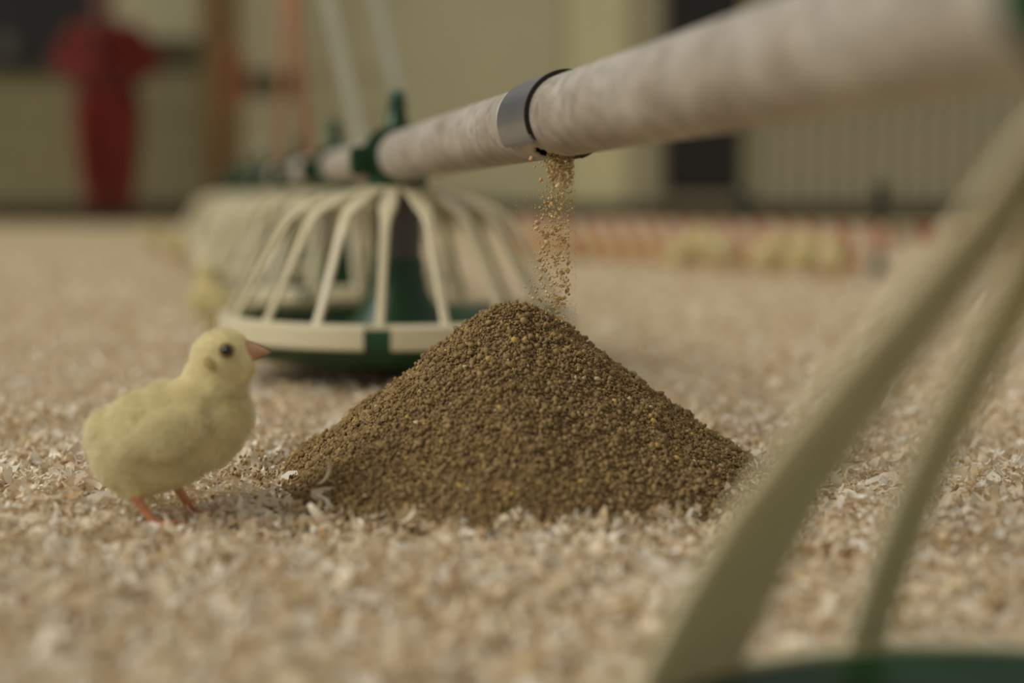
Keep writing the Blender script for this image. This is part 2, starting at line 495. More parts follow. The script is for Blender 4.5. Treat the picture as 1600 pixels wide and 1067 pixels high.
def make_feeder(prof, ring_z, ring_h, pan_drop, bar_w, bar_t, angles, tab0, R=.175):
    root = empty('pan_feeder')
    # collar gripping the pipe (pipe runs along local x)
    cm = lathe('collar', [(PR + .0004, -.03), (PR + .0085, -.03), (PR + .0085, -.025), (PR + .0035, -.024), (PR + .0035, .024), (PR + .0085, .025), (PR + .0085, .03), (PR + .0004, .03)], 40, closed=True)
    cm.transform(Matrix.Rotation(PI / 2, 4, 'Y'))
    col = sub(cm, 'collar', root, M['green'])
    link('collar_clip', box('collar_clip', -.012, .012, .026, .046, -.018, .010, .003), col, M['green'])
    link('collar_clip', box('collar_clip', -.012, .012, -.046, -.026, -.018, .010, .003), col, M['green'])
    # upright post on top
    pm = lathe('hanger_post', [(.0, .064), (.006, .0635), (.0078, .061), (.0085, .05), (.0115, .03), (.016, .026)], 20)
    po = sub(pm, 'hanger_post', root, M['green'])
    link('post_rib', box('post_rib', -.012, .012, -.0018, .0018, .026, .054, .001), po, M['green'])
    # neck and hub
    sub(lathe('neck', [(.026, -.018), (.030, -.022), (.030, -.031), (.022, -.033)], 32), 'neck', root, M['green'])
    h0, h1 = prof[0], prof[1]
    sub(lathe('hub', [(.020, h0[1] + .003), (.030, h0[1] + .0025), (h1[0] * .82, h1[1] + .004), (h1[0] * .82, h1[1] + .001), (.030, h0[1] - .001), (.020, h0[1] - .001)], 40, closed=True), 'hub', root, M['cream'])
    bm_ = sweep_strip('bar', prof, bar_w, bar_t); bm_.materials.append(M['cream'])
    for a in angles:
        o = link('bar', bm_, root); o.rotation_euler = (0, 0, a)
    # drop tube and feed cone
    zc = ring_z
    k = -zc / .146
    sub(lathe('drop_tube', [(.0232, -.030), (.0232, -.098 * k)], 32), 'drop_tube', root, M['grey_tube'])
    sub(lathe('feed_cone', [(.0215, -.094 * k), (.0255, -.095 * k), (.0262, -.115 * k), (.030, -.126 * k), (.040, -.144 * k), (.056, zc - pan_drop + .022), (.062, zc - pan_drop + .008)], 40), 'feed_cone', root, M['green'])
    # cream rim in three arcs with green tabs between them
    g = .068
    for i in range(3):
        a0 = tab0 + i * 2 * PI / 3
        me = lathe('rim_arc', [(R - .012, zc + .003), (R - .004, zc + .003), (R, zc), (R + .001, zc - ring_h + .002), (R - .001, zc - ring_h), (R - .006, zc - ring_h), (R - .007, zc - .004), (R - .012, zc - .002)], 30, a0 + g, a0 + 2 * PI / 3 - g, True)
        sub(me, 'rim_arc', root, M['cream'])
        me = lathe('rim_tab', [(R - .012, zc - .001), (R - .003, zc - .001), (R - .001, zc - .004), (R - .001, zc - ring_h), (R - .008, zc - ring_h)], 6, a0 - g, a0 + g, True)
        sub(me, 'rim_tab', root, M['green'])
        me = lathe('rim_arc', [(R - .012, zc + .003), (R - .004, zc + .003), (R - .003, zc - .004), (R - .012, zc - .002)], 6, a0 - g, a0 + g, True)
        sub(me, 'rim_bridge', root, M['cream'])
    zb = zc - pan_drop
    sub(lathe('pan', [(.0, zb + .005), (.06, zb + .006), (.12, zb + .005), (.155, zb + .018), (R - .009, zc - .006), (R - .006, zc - .006), (R - .004, zc - ring_h - .001), (.160, zb + .008), (.13, zb + .001), (.0, zb)], 64), 'pan', root, M['green'])
    return root


PROF = [(.028, -.031), (.05, -.0345), (.075, -.041), (.094, -.0485), (.106, -.055), (.1145, -.064), (.121, -.075), (.133, -.096), (.146, -.118), (.157, -.137), (.168, -.153)]
PW = [.008, .012, .016, .0165, .0120, .009, .008, .0076, .0076, .0076, .008]
camdir = math.atan2(-1, 0)
f1 = make_feeder(PROF, -.1525, .0195, .0415, PW, .0045, [math.radians(-90 - 1.0 - LINE_RZ * 180 / PI + i * 360 / 18.0) for i in range(18)], -PI / 2 - LINE_RZ - math.radians(1.5))
LBL = ['cream and green pan feeder directly behind the feed pile', 'second pan feeder along the pipe behind the pile', 'third pan feeder along the pipe behind the pile',
       'fourth pan feeder along the pipe behind the pile', 'fifth pan feeder along the pipe behind the pile', 'sixth pan feeder along the pipe behind the pile',
       'seventh pan feeder along the pipe behind the pile', 'eighth pan feeder along the pipe behind the pile', 'ninth pan feeder along the pipe behind the pile']
for n in range(1, NF):
    o = f1 if n == 1 else copy_tree(f1)
    o.location = line_pt(FIRST_Y + STEP * (n - 1))
    o.rotation_euler = (0, 0, LINE_RZ + (0 if n == 1 else random.uniform(-.15, .15)))
    tag(o, LBL[n - 1], 'feeder', 'pan feeders on the feed pipe')

# nearest feeder: set lower, only its bars and the edge of its pan reach into the frame
PROF0 = [(.028, -.031), (.038, -.042), (.050, -.058), (.068, -.080), (.088, -.103), (.108, -.127), (.128, -.153), (.149, -.187), (.168, -.2215)]
F0Y = .342
f0 = make_feeder(PROF0, -.2215, .016, .0140, .0160, .0042, [math.radians(t) - LINE_RZ for t in (133, 127, 121, 101, 72, 47, 22, -3, -28, -53, -78)], -LINE_RZ + math.radians(200))
f0.location = line_pt(F0Y); f0.rotation_euler = (0, 0, LINE_RZ)
tag(f0, 'blurred cream and green pan feeder close to the camera at right', 'feeder', 'pan feeders on the feed pipe')

# ------------------------------------------------------------------ hanging cords of the feed line
def strap(p0, p1, w, th, m, name, label, cat, group=None):
    a = Vector(p0); b = Vector(p1); b = a + (b - a) * ((2.6 - a.z) / (b.z - a.z))
    t = (b - a).normalized(); s = Vector((1, .2, 0)); s = (s - t * s.dot(t)).normalized(); u = t.cross(s)
    v = []; f = []
    n = 12
    for i in range(n + 1):
        p = a + (b - a) * i / n
        for q in ((-w / 2, -th / 2), (w / 2, -th / 2), (w / 2, th / 2), (-w / 2, th / 2)):
            v.append(p + s * q[0] + u * q[1])
    for i in range(n):
        for k in range(4):
            l = (k + 1) % 4
            f.append((i * 4 + k, i * 4 + l, i * 4 + 4 + l, i * 4 + 4 + k))
    f.append((3, 2, 1, 0)); f.append(tuple(n * 4 + k for k in range(4)))
    o = link(name, pyd(name, v, f), None, m)
    tag(o, label, cat, group)

q = line_pt(1.66)
strap((q.x, q.y, q.z + PR - .004), at(512, 0, 1.72), .021, .003, M['strap'], 'hanging_strap', 'pale strap hanging to the pipe between the first two feeders', 'strap', 'pale straps holding the pipe')
q = line_pt(1.4)
strap((q.x + .003, q.y + .012, q.z + .05), at(588, 0, 1.44), .019, .003, M['strap'], 'hanging_strap', 'pale strap rising from the post of the feeder behind the pile', 'strap', 'pale straps holding the pipe')
for (px, YY, tx, lab) in [(436, 2.92, 446, 'orange-red cord nearer the timber post, hanging over the feed line'), (478, 2.3, 462, 'orange-red cord nearer the pale straps, hanging over the feed line')]:
    q = line_pt(YY)
    b = at(tx, 0, YY)
    a = Vector((q.x, q.y, q.z + PR - .004)); b = a + (b - a) * ((2.6 - a.z) / (b.z - a.z))
    o = link('suspension_rope', tube('suspension_rope', [a + (b - a) * i / 8 for i in range(9)], .0075, 8), None, M['redcord'], True)
    tag(o, lab, 'cord', 'orange cords over the feed line')

# ------------------------------------------------------------------ feed pile
PC = Vector((.0012, .893, 0))
PRr = np.array([0, .012, .020, .034, .055, .087, .115, .146, .165])
PRz = np.array([.1125, .1105, .107, .0945, .079, .0535, .0315, .010, -.004])
def pile_h(dx, dy):
    r = np.hypot(dx, dy); a = np.arctan2(dy, dx)
    k = 1 + .03 * np.sin(a * 3 + 1) + .02 * np.sin(a * 7)
    h = np.interp(r / k, PRr, PRz)
    return h + .0035 * (vnoise(dx * 60 + 20, dy * 60 + 20) - .5) + .0016 * (vnoise(dx * 420 + 90, dy * 420 + 90) - .5) + .003 * (vnoise(dx * 170 + 20, dy * 170 + 9) - .5)

def build_pile():
    nr, na = 60, 160
    rr = np.linspace(0.0005, .168, nr); aa = np.linspace(0, 2 * PI, na, endpoint=False)
    Rg, Ag = np.meshgrid(rr, aa, indexing='ij')
    X = Rg * np.cos(Ag); Yy = Rg * np.sin(Ag); Z = pile_h(X, Yy) - .0006
    V = np.stack([X.ravel(), Yy.ravel(), Z.ravel()], 1)
    i = np.arange(nr * na).reshape(nr, na); j = np.roll(i, -1, 1)
    Q = np.stack([i[:-1].ravel(), i[1:].ravel(), j[1:].ravel(), j[:-1].ravel()], 1)
    root = empty('feed_pile', PC)
    tag(root, 'brown cone-shaped pile of crumbled feed on the wood shavings', 'feed pile', kind='stuff')
    link('pile_core', np_mesh('pile_core', V, Q, smooth=True), root, M['feed_base'])
    # crumbs
    n = 60000
    a = np.where(rng.random(n) < .74, rng.uniform(-PI * 1.06, .06 * PI, n), rng.uniform(0, PI, n))
    r = .16 * np.sqrt(rng.random(n))
    dx, dy = r * np.cos(a), r * np.sin(a)
    size = np.clip(rng.lognormal(math.log(.00060), .50, n), .00028, .0022)
    z = pile_h(dx, dy) + size * rng.uniform(-.2, .9, n)
    tint = rng.beta(3.2, 3.6, n) * .86; tint[rng.random(n) < .018] = .97; tint[rng.random(n) < .008] = 1.0
    P = np.stack([dx, dy, z], 1)
    # strays on the shavings round the foot
    m = 900
    a2 = rng.uniform(0, 2 * PI, m); r2 = .15 + np.abs(rng.normal(0, .02, m))
    sx, sy = r2 * np.cos(a2), r2 * np.sin(a2)
    sz = litter_h(sx + PC.x, sy + PC.y) + .006
    P = np.concatenate([P, np.stack([sx, sy, sz], 1)]); size = np.concatenate([size, rng.uniform(.0006, .0014, m)]); tint = np.concatenate([tint, rng.uniform(.2, .8, m)])
    link('crumbs', grains('crumbs', P, size, tint), root, M['feed'])

_phi = (1 + 5 ** .5) / 2
ICO_V = np.array([(-1, _phi, 0), (1, _phi, 0), (-1, -_phi, 0), (1, -_phi, 0), (0, -1, _phi), (0, 1, _phi), (0, -1, -_phi), (0, 1, -_phi), (_phi, 0, -1), (_phi, 0, 1), (-_phi, 0, -1), (-_phi, 0, 1)]) / math.sqrt(1 + _phi ** 2)
ICO_F = np.array([(0, 11, 5), (0, 5, 1), (0, 1, 7), (0, 7, 10), (0, 10, 11), (1, 5, 9), (5, 11, 4), (11, 10, 2), (10, 7, 6), (7, 1, 8), (3, 9, 4), (3, 4, 2), (3, 2, 6), (3, 6, 8), (3, 8, 9), (4, 9, 5), (2, 4, 11), (6, 2, 10), (8, 6, 7), (9, 8, 1)])
def rotmats(n, tilt=None):
    q = rng.normal(size=(n, 4)); q /= np.linalg.norm(q, axis=1)[:, None]
    w, x, y, z = q.T
    return np.stack([np.stack([1 - 2 * (y * y + z * z), 2 * (x * y - z * w), 2 * (x * z + y * w)], 1),
                     np.stack([2 * (x * y + z * w), 1 - 2 * (x * x + z * z), 2 * (y * z - x * w)], 1),
                     np.stack([2 * (x * z - y * w), 2 * (y * z + x * w), 1 - 2 * (x * x + y * y)], 1)], 1)
def grains(name, P, size, tint):
    n = len(P)
    V = ICO_V[None] * (1 + rng.uniform(-.38, .38, (n, 12, 1)))
    V = V * rng.uniform(.7, 1.3, (n, 1, 3))
    V = np.einsum('nij,nkj->nki', rotmats(n), V) * np.asarray(size)[:, None, None] + P[:, None, :]
    Fc = ICO_F[None] + (np.arange(n) * 12)[:, None, None]
    return np_mesh(name, V.reshape(-1, 3), Fc.reshape(-1, 3), np.repeat(tint, 12))
build_pile()

# stream of feed falling from the outlet
def build_stream():
    base = empty('feed_stream', HOLE)
    tag(base, 'thin stream of feed crumbs falling from the pipe onto the pile', 'feed stream', kind='stuff')
    bot = Vector((.0265, .893, .098))
    def pts(n, spread0, spread1, pw):
        t = rng.random(n) ** pw
        c0 = np.array([0, 0, -PR - .001]); c1 = np.array(bot - HOLE)
        c = c0[None] * (1 - t)[:, None] + c1[None] * t[:, None]
        sp = spread0 + (spread1 - spread0) * np.sqrt(t)
        off = rng.normal(0, 1, (n, 2)) * sp[:, None]
        off[:, 0] = np.where(off[:, 0] < 0, off[:, 0] * 1.25, np.minimum(off[:, 0], sp * 1.6) * .75)
        c[:, 0] += off[:, 0]; c[:, 1] += off[:, 1]
        return c
    n = 760
    P = pts(n, .0042, .0068, 1.05)
    size = np.clip(rng.lognormal(math.log(.00062), .42, n), .0003, .0015)
    # crowded mouth of the stream
    n2 = 500
    P2 = np.stack([rng.uniform(-.007, .0085, n2), rng.uniform(-.008, .008, n2), -PR + .004 - np.abs(rng.normal(0, .012, n2))], 1)
    s2 = np.clip(rng.lognormal(math.log(.0006), .35, n2), .0003, .0014)
    P = np.concatenate([P, P2]); size = np.concatenate([size, s2])
    link('falling_crumbs', grains('falling_crumbs', P, size, rng.random(len(P))), base, M['feed_fall'])
    n3 = 2600
    P3 = pts(n3, .006, .011, .8)
    link('feed_dust', grains('feed_dust', P3, rng.uniform(.0001, .0003, n3), rng.random(n3)), base, M['feed_fall'])
build_stream()

# ------------------------------------------------------------------ wood shavings
def flakes(X, Y, Z, L, W, kap, twist, yaw, tilt, roll, tint, K=5, name='flakes'):
    n = len(X)
    s = np.linspace(-.5, .5, K)[None] * L[:, None]
    kk = np.where(np.abs(kap) < 1e-3, 1e-3, kap)[:, None]
    px = np.sin(kk * s) / kk; pz = (1 - np.cos(kk * s)) / kk
    tw = twist[:, None] * s / L[:, None]
    prof = np.array([.55, 1, 1.1, .95, .45])[None] if K == 5 else (.35 + .75 * np.sin(np.linspace(.12, PI - .12, K)))[None]
    hw = W[:, None] / 2 * prof
    cy = np.cos(tw) * hw; cz = np.sin(tw) * hw
    A = np.stack([px, -cy, pz - cz], 2); B = np.stack([px, cy, pz + cz], 2)
    V = np.stack([A, B], 2).reshape(n, 2 * K, 3)
    ca, sa = np.cos(roll), np.sin(roll)
    Rx = np.zeros((n, 3, 3)); Rx[:, 0, 0] = 1; Rx[:, 1, 1] = ca; Rx[:, 1, 2] = -sa; Rx[:, 2, 1] = sa; Rx[:, 2, 2] = ca
    ca, sa = np.cos(tilt), np.sin(tilt)
    Ry = np.zeros((n, 3, 3)); Ry[:, 1, 1] = 1; Ry[:, 0, 0] = ca; Ry[:, 0, 2] = sa; Ry[:, 2, 0] = -sa; Ry[:, 2, 2] = ca
    ca, sa = np.cos(yaw), np.sin(yaw)
    Rz = np.zeros((n, 3, 3)); Rz[:, 2, 2] = 1; Rz[:, 0, 0] = ca; Rz[:, 0, 1] = -sa; Rz[:, 1, 0] = sa; Rz[:, 1, 1] = ca
    V = np.einsum('nij,nkj->nki', Rz @ Ry @ Rx, V)
    V[:, :, 0] += X[:, None]; V[:, :, 1] += Y[:, None]; V[:, :, 2] += Z[:, None]
    i = np.arange(K - 1) * 2
    q = np.stack([i, i + 1, i + 3, i + 2], 1)[None] + (np.arange(n) * 2 * K)[:, None, None]
    return np_mesh(name, V.reshape(-1, 3), q.reshape(-1, 4), np.repeat(tint, 2 * K), smooth=True)

def build_litter():
    def region(n, y0, y1, marg, smin, smax, pw):
        Y = y0 + (y1 - y0) * rng.random(n) ** pw
        X = rng.uniform(-1, 1, n) * (.40 * Y + marg)
        L = rng.uniform(smin, smax, n) * rng.choice([.6, 1, 1.5], n, p=[.5, .38, .12])
        W = L * rng.uniform(.10, .42, n)
        return X, Y, L, W
    curls = region(2600, .62, 1.25, .1, .012, .020, 1.0)
    parts = [(curls[0], curls[1], curls[2], curls[2] * .16), region(88000, .45, 1.75, .14, .0055, .0155, 1.0), region(22000, 1.75, 4.2, .3, .010, .024, 1.0), region(9000, .2, .5, .2, .006, .012, 1.0)]
    X = np.concatenate([p[0] for p in parts]); Y = np.concatenate([p[1] for p in parts])
    L = np.concatenate([p[2] for p in parts]); W = np.concatenate([p[3] for p in parts])
    r = np.hypot(X - PC.x, Y - PC.y)
    f0c = line_pt(F0Y)
    keep = ((r > .142) | ((r > .133) & (rng.random(len(X)) < .02))) & (np.hypot(X - f0c.x, Y - f0c.y) > .19)
    X, Y, L, W, r = X[keep], Y[keep], L[keep], W[keep], r[keep]
    n = len(X)
    Z = litter_h(X, Y) + rng.uniform(-.003, .0045, n)
    Z = np.where(r < .142, np.maximum(Z, pile_h(X - PC.x, Y - PC.y) + .001), Z)
    kap = rng.normal(0, 1, n) * 2.2 / L
    big = W < L * .1601; big &= L > .0072
    kap = np.where(big, np.sign(kap) * rng.uniform(2.4, 4.4, n) / L, kap); Z = Z + np.where(big, .002, 0)
    me = flakes(X, Y, Z, L, W, kap, rng.normal(0, .7, n), rng.uniform(0, 2 * PI, n), rng.normal(0, .45, n), rng.normal(0, .6, n), rng.beta(1.5, 1.2, n), name='wood_shavings')
    o = link('wood_shavings', me, None, M['shaving'])
    tag(o, 'pale wood shavings strewn thick over the whole floor', 'litter', kind='stuff')
build_litter()

# a few shavings that stand out at the foot of the pile
def shaving(px, py, Yd, L, W, curl, yaw, tilt, roll, label):
    p = at(px, py, Yd)
    a1 = lambda v: np.array([v], float)
    me = flakes(a1(0), a1(0), a1(0), a1(L), a1(W), a1(curl), a1(.5), a1(yaw), a1(tilt), a1(roll), a1(.2), K=9, name='wood_shaving')
    o = link('wood_shaving', me, None, M['shaving']); o.location = p
    md = o.modifiers.new('t', 'SOLIDIFY'); md.thickness = .0004
    tag(o, label, 'wood shaving', 'single shavings at the foot of the pile')
shaving(514, 738, .80, .020, .003, 110, .6, -1.2, .3, 'thin upright curl of wood against the left foot of the pile')
shaving(512, 776, .79, .020, .011, 60, .1, .1, .9, 'broad tan wood chip leaning on the left foot of the pile')
shaving(600, 797, .775, .012, .005, 90, 1.2, -.9, .2, 'short shaving standing before the left half of the pile front')
shaving(742, 806, .765, .016, .0055, 120, .2, -.4, .8, 'bright curled shaving below the apex of the pile')
shaving(800, 822, .76, .011, .006, 60, .3, -.7, .4, 'small bright shaving at the lowest point of the pile front')
shaving(1010, 806, .775, .014, .008, 70, 2.6, -.3, .9, 'wide pale flake at the right front foot of the pile')

# ------------------------------------------------------------------ organic bodies
def capsule_geo(bm, a, b, ra, rb, sc=(1, 1, 1)):
    """tapered capsule a-b"""
    a = Vector(a); b = Vector(b); ax = b - a; L = ax.length
    n = max(1, int(L / (min(ra, rb) * .5))) if L > 1e-6 else 0
    for i in range(n + 1):
        t = i / n if n else 0
        mtx = Matrix.Translation(a + ax * t) @ Matrix.Diagonal((*[(ra + (rb - ra) * t) * s for s in sc], 1))
        bmesh.ops.create_icosphere(bm, subdivisions=2, radius=1, matrix=mtx)

def organic(name, caps, voxel, smooth_it, mats, parent):
    """caps: (a, b, ra, rb, (sx, sy, sz), material index) fused into one skin"""
    bm = bmesh.new()
    for a, b, ra, rb, sc, mi in caps: capsule_geo(bm, a, b, ra, rb, sc)
    me = bpy.data.meshes.new('tmp'); bm.to_mesh(me); bm.free()
    o = bpy.data.objects.new('tmp', me); COL.objects.link(o)
    rm = o.modifiers.new('r', 'REMESH'); rm.mode = 'VOXEL'; rm.voxel_size = voxel
    sm = o.modifiers.new('s', 'SMOOTH'); sm.factor = .5; sm.iterations = smooth_it
    dg = bpy.context.evaluated_depsgraph_get(); dg.update()
    res = bpy.data.meshes.new_from_object(o.evaluated_get(dg))
    bpy.data.objects.remove(o); bpy.data.meshes.remove(me)
    res.name = name
    for m in mats: res.materials.append(m)
    nf = len(res.polygons)
    C = np.zeros(nf * 3); res.polygons.foreach_get('center', C); C = C.reshape(-1, 3)
    best = np.full(nf, 1e9); idx = np.zeros(nf, dtype=np.int32)
    for a, b, ra, rb, sc, mi in caps:
        a = np.array(a, float); b = np.array(b, float); ab = b - a; l2 = ab @ ab
        t = np.clip(((C - a) @ ab) / l2, 0, 1) if l2 > 1e-12 else np.zeros(nf)
        dvec = (C - a - t[:, None] * ab) / np.array(sc)
        rr = ra + (rb - ra) * t
        dd = (np.linalg.norm(dvec, axis=1) - rr) * min(sc)
        w_ = dd < best; best[w_] = dd[w_]; idx[w_] = mi
    res.polygons.foreach_set('material_index', idx)
    res.polygons.foreach_set('use_smooth', np.ones(nf, dtype=bool))
    res.update()
    return link(name, res, parent), idx

# chick, facing +x, feet at z = 0
def make_chick():
    root = empty('chick')
    K = 2886.0
    g = lambda px, py, y=0.0: ((px - 250) / K, y, (834 - py) / K)
    gl = g; bx = lambda px, py, y=0.0: g(px + 4, py + 7, y)
    one = (1, 1, 1)
    caps = [
        (bx(343, 563), bx(343, 563), .0172, .0172, (1.0, .92, .96), 0),
        (bx(352, 573), bx(352, 573), .0142, .0142, (1.0, .95, 1), 0),
        (bx(338, 575), bx(320, 625), .0160, .0185, (1, .95, 1), 0),
        (bx(333, 655), bx(316, 682), .0180, .0178, (1, 1.15, 1), 0),
        (bx(300, 645), bx(225, 685), .0205, .0245, (1, 1.1, 1), 0),
        (bx(215, 690), bx(195, 705), .0225, .0205, (1, 1.1, 1.08), 0),
        (bx(165, 680), bx(147, 694), .0120, .0060, (1, 1.3, 1), 0),
        (bx(190, 728), bx(205, 742), .0165, .0150, (1, 1.15, 1), 0),
        (bx(245, 715), bx(215, 735), .0205, .0170, (1, 1.1, .95), 0),
        (bx(294, 696), bx(266, 720), .0165, .0160, (1, 1.15, 1), 0),
    ]
    for sy, hip, kn, ft in ((-1, (204, 748), (218, 793), (245, 829)), (1, (245, 738), (262, 782), (290, 827))):
        y = .0125 * sy
        caps += [(g(*hip, y), g(hip[0] + 8, hip[1] + 20, y), .0075, .0052, one, 0),
                 (g(hip[0] + 6, hip[1] + 22, y), g(*kn, y), .0036, .0030, one, 1),
                 (g(*kn, y), g(*ft, y), .0029, .0023, one, 1)]
        fx, fy, fz = g(*ft, y)
        fz = .0022
        for ang, ln in ((-28, .015), (2, .019), (30, .015), (172, .008)):
            t = math.radians(ang)
            mx = (fx + ln * .55 * math.cos(t), fy + ln * .55 * math.sin(t), fz + .0012)
            ex = (fx + ln * math.cos(t), fy + ln * math.sin(t), fz - .0008)
            caps += [((fx, fy, fz), mx, .0021, .0017, one, 1), (mx, ex, .0017, .0010, one, 1)]
    body, idx = organic('body', caps, .0011, 7, [M['skin_down'], M['leg']], root)
    # folded wings, slightly proud of the flank
    down_src = [(body.data, idx == 0, 62000)]
    for sy in (-1, 1):
        wc = [(bx(292, 655, .0250 * sy), bx(262, 672, .0270 * sy), .0095, .0105, (1.25, .42, 1.1), 0),
              (bx(262, 672, .0270 * sy), bx(205, 690, .0255 * sy), .0100, .0045, (1.1, .42, 1), 0)]
        wobj, wi = organic('wing', wc, .0012, 4, [M['skin_down']], root)
        down_src.append((wobj.data, wi == 0, 9000))
    # down: short tapering filaments
    Vs, ts = [], []
    for me, mask, n in down_src:
        me.calc_loop_triangles()
        nt_ = len(me.loop_triangles)
        tv = np.zeros(nt_ * 3, dtype=np.int32); me.loop_triangles.foreach_get('vertices', tv); tv = tv.reshape(-1, 3)
        pi_ = np.zeros(nt_, dtype=np.int32); me.loop_triangles.foreach_get('polygon_index', pi_)
        co = np.zeros(len(me.vertices) * 3); me.vertices.foreach_get('co', co); co = co.reshape(-1, 3)
        tv = tv[mask[pi_]]
        A, B, C = co[tv[:, 0]], co[tv[:, 1]], co[tv[:, 2]]
        cr = np.cross(B - A, C - A); ar = np.linalg.norm(cr, axis=1)
        pick = rng.choice(len(tv), n, p=ar / ar.sum())
        u = rng.random(n); v = rng.random(n); fl = u + v > 1; u[fl] = 1 - u[fl]; v[fl] = 1 - v[fl]
        P = A[pick] + (B - A)[pick] * u[:, None] + (C - A)[pick] * v[:, None]
        N = cr[pick] / ar[pick][:, None]
        flow = np.array([-1, 0, -.45])[None] + rng.normal(0, .45, (n, 3))
        flow -= N * (flow * N).sum(1)[:, None]; flow /= np.linalg.norm(flow, axis=1)[:, None] + 1e-9
        D = N * rng.uniform(.55, 1.5, (n, 1)) + flow; D /= np.linalg.norm(D, axis=1)[:, None]
        head = P[:, 2] > .078
        keep = ~((P[:, 0] > .0455) & (P[:, 2] > .088))
        ln = np.where(head, rng.uniform(.0015, .0032, n), np.where(P[:, 2] < .03, rng.uniform(.002, .0035, n), rng.uniform(.003, .0068, n)))
        S = np.cross(D, N + rng.normal(0, .3, (n, 3))); S /= np.linalg.norm(S, axis=1)[:, None] + 1e-9
        w_ = rng.uniform(.00007, .00015, n)[:, None]
        mid = P + D * (ln * .55)[:, None] + N * .0001; tip = P + D * ln[:, None] - np.array([0, 0, .0003])
        q = np.stack([P - S * w_, P + S * w_, mid + S * w_ * .8, mid - S * w_ * .8, tip], 1)[keep]
        Vs.append(q); ts.append(rng.beta(2.2, 2.2, len(q)))
    V = np.concatenate(Vs); t = np.concatenate(ts); n = len(V)
    b5 = np.arange(n)[:, None] * 5
    T = np.concatenate([b5 + np.array([[0, 1, 2]]), b5 + np.array([[0, 2, 3]]), b5 + np.array([[3, 2, 4]])])
    o = link('down', np_mesh('down', V.reshape(-1, 3), T, np.repeat(t, 5)), root, M['down'])
    o['kind'] = 'stuff'
    # beak: upper and lower half
    def beak(name, base, tip, wy, h, drop):
        base = Vector(base); tip = Vector(tip); v = []; f = []; n = 12; k = 7
        for i in range(k):
            s = i / (k - 1); c = base.lerp(tip, s) + Vector((0, 0, -drop * s * s)); w2 = (1 - s) ** .75
            for j in range(n):
                a = 2 * PI * j / n
                v.append((c.x, c.y + wy * w2 * math.cos(a), c.z + h * w2 * math.sin(a)))
        for i in range(k - 1):
            for j in range(n):
                l = (j + 1) % n
                f.append((i * n + j, i * n + l, (i + 1) * n + l, (i + 1) * n + j))
        f.append(tuple(range(n))[::-1])
        return link(name, pyd(name, v, f), root, M['beak'], True)
    beak('upper_beak', bx(380, 550), bx(419, 550), .0062, .0058, .0010)
    beak('lower_beak', bx(378, 561), bx(409, 556), .0054, .0038, 0)
    for sy in (-1, 1):
        bm = bmesh.new(); bmesh.ops.create_uvsphere(bm, u_segments=20, v_segments=12, radius=.0031)
        me = bpy.data.meshes.new('eye'); bm.to_mesh(me); bm.free()
        e = link('eye', me, root, M['eye'], True); e.location = bx(357, 545, .0152 * sy)
        me = lathe('eyelid', [(.0030, 0), (.0040, .0004), (.0043, -.0006)], 20); me.transform(Matrix.Rotation(PI / 2 * (1 if sy < 0 else -1), 4, 'X'))
        l = link('eyelid', me, root, M['eyelid'], True); l.location = bx(357, 545, .0166 * sy)
    for sy in (-1, 1):
        me = lathe('ear', [(0, .0006), (.0016, .0004), (.0028, -.0006)], 12); me.transform(Matrix.Rotation(PI / 2 * (1 if sy < 0 else -1), 4, 'X')); me.transform(Matrix.Scale(1.7, 4, (.6, 0, -.8)))
        l = link('ear', me, root, M['ear'], True); l.location = bx(331, 566, .0166 * sy)
    return root

chick = make_chick()
cp = at(250, 832, .772)
chick.location = (cp.x + .003, cp.y, -.0005)
chick.rotation_euler = (0, 0, math.radians(2))
tag(chick, 'fluffy yellow chick in focus standing left of the feed pile', 'chick', 'chicks on the litter')
def more_chick(px, py, Yd, rz, sc, label):
    c = copy_tree(chick)
    p = at(px, py, Yd); c.location = (p.x, p.y, float(litter_h(p.x, p.y)))
    c.rotation_euler = (0, 0, rz); c.scale = (sc,) * 3
    tag(c, label, 'chick', 'chicks on the litter')
def floorY(py): return CAM_H * F / (py - HORIZON) * .985
more_chick(341, 533, 1.75, 2.2, .9, 'blurred pale chick standing just left of the feeder behind the pile')
more_chick(278, 415, floorY(415), -1.2, .95, 'blurred chick farther back, left of the row of feeders')
more_chick(245, 392, floorY(392), 2.7, .95, 'farthest blurred chick left of the feeders, near the back wall')
more_chick(1068, 421, floorY(421), .3, 1.0, 'leftmost yellow chick in front of the red and white tape')
more_chick(1125, 424, floorY(424), 2.9, 1.0, 'second yellow chick from the left in front of the tape')
more_chick(1198, 427, floorY(427), -.6, 1.0, 'third yellow chick from the left in front of the tape')
more_chick(1255, 432, floorY(432), 1.2, 1.0, 'fourth yellow chick from the left in front of the tape')
more_chick(1305, 436, floorY(436), -2.0, 1.0, 'rightmost yellow chick in front of the red and white tape')

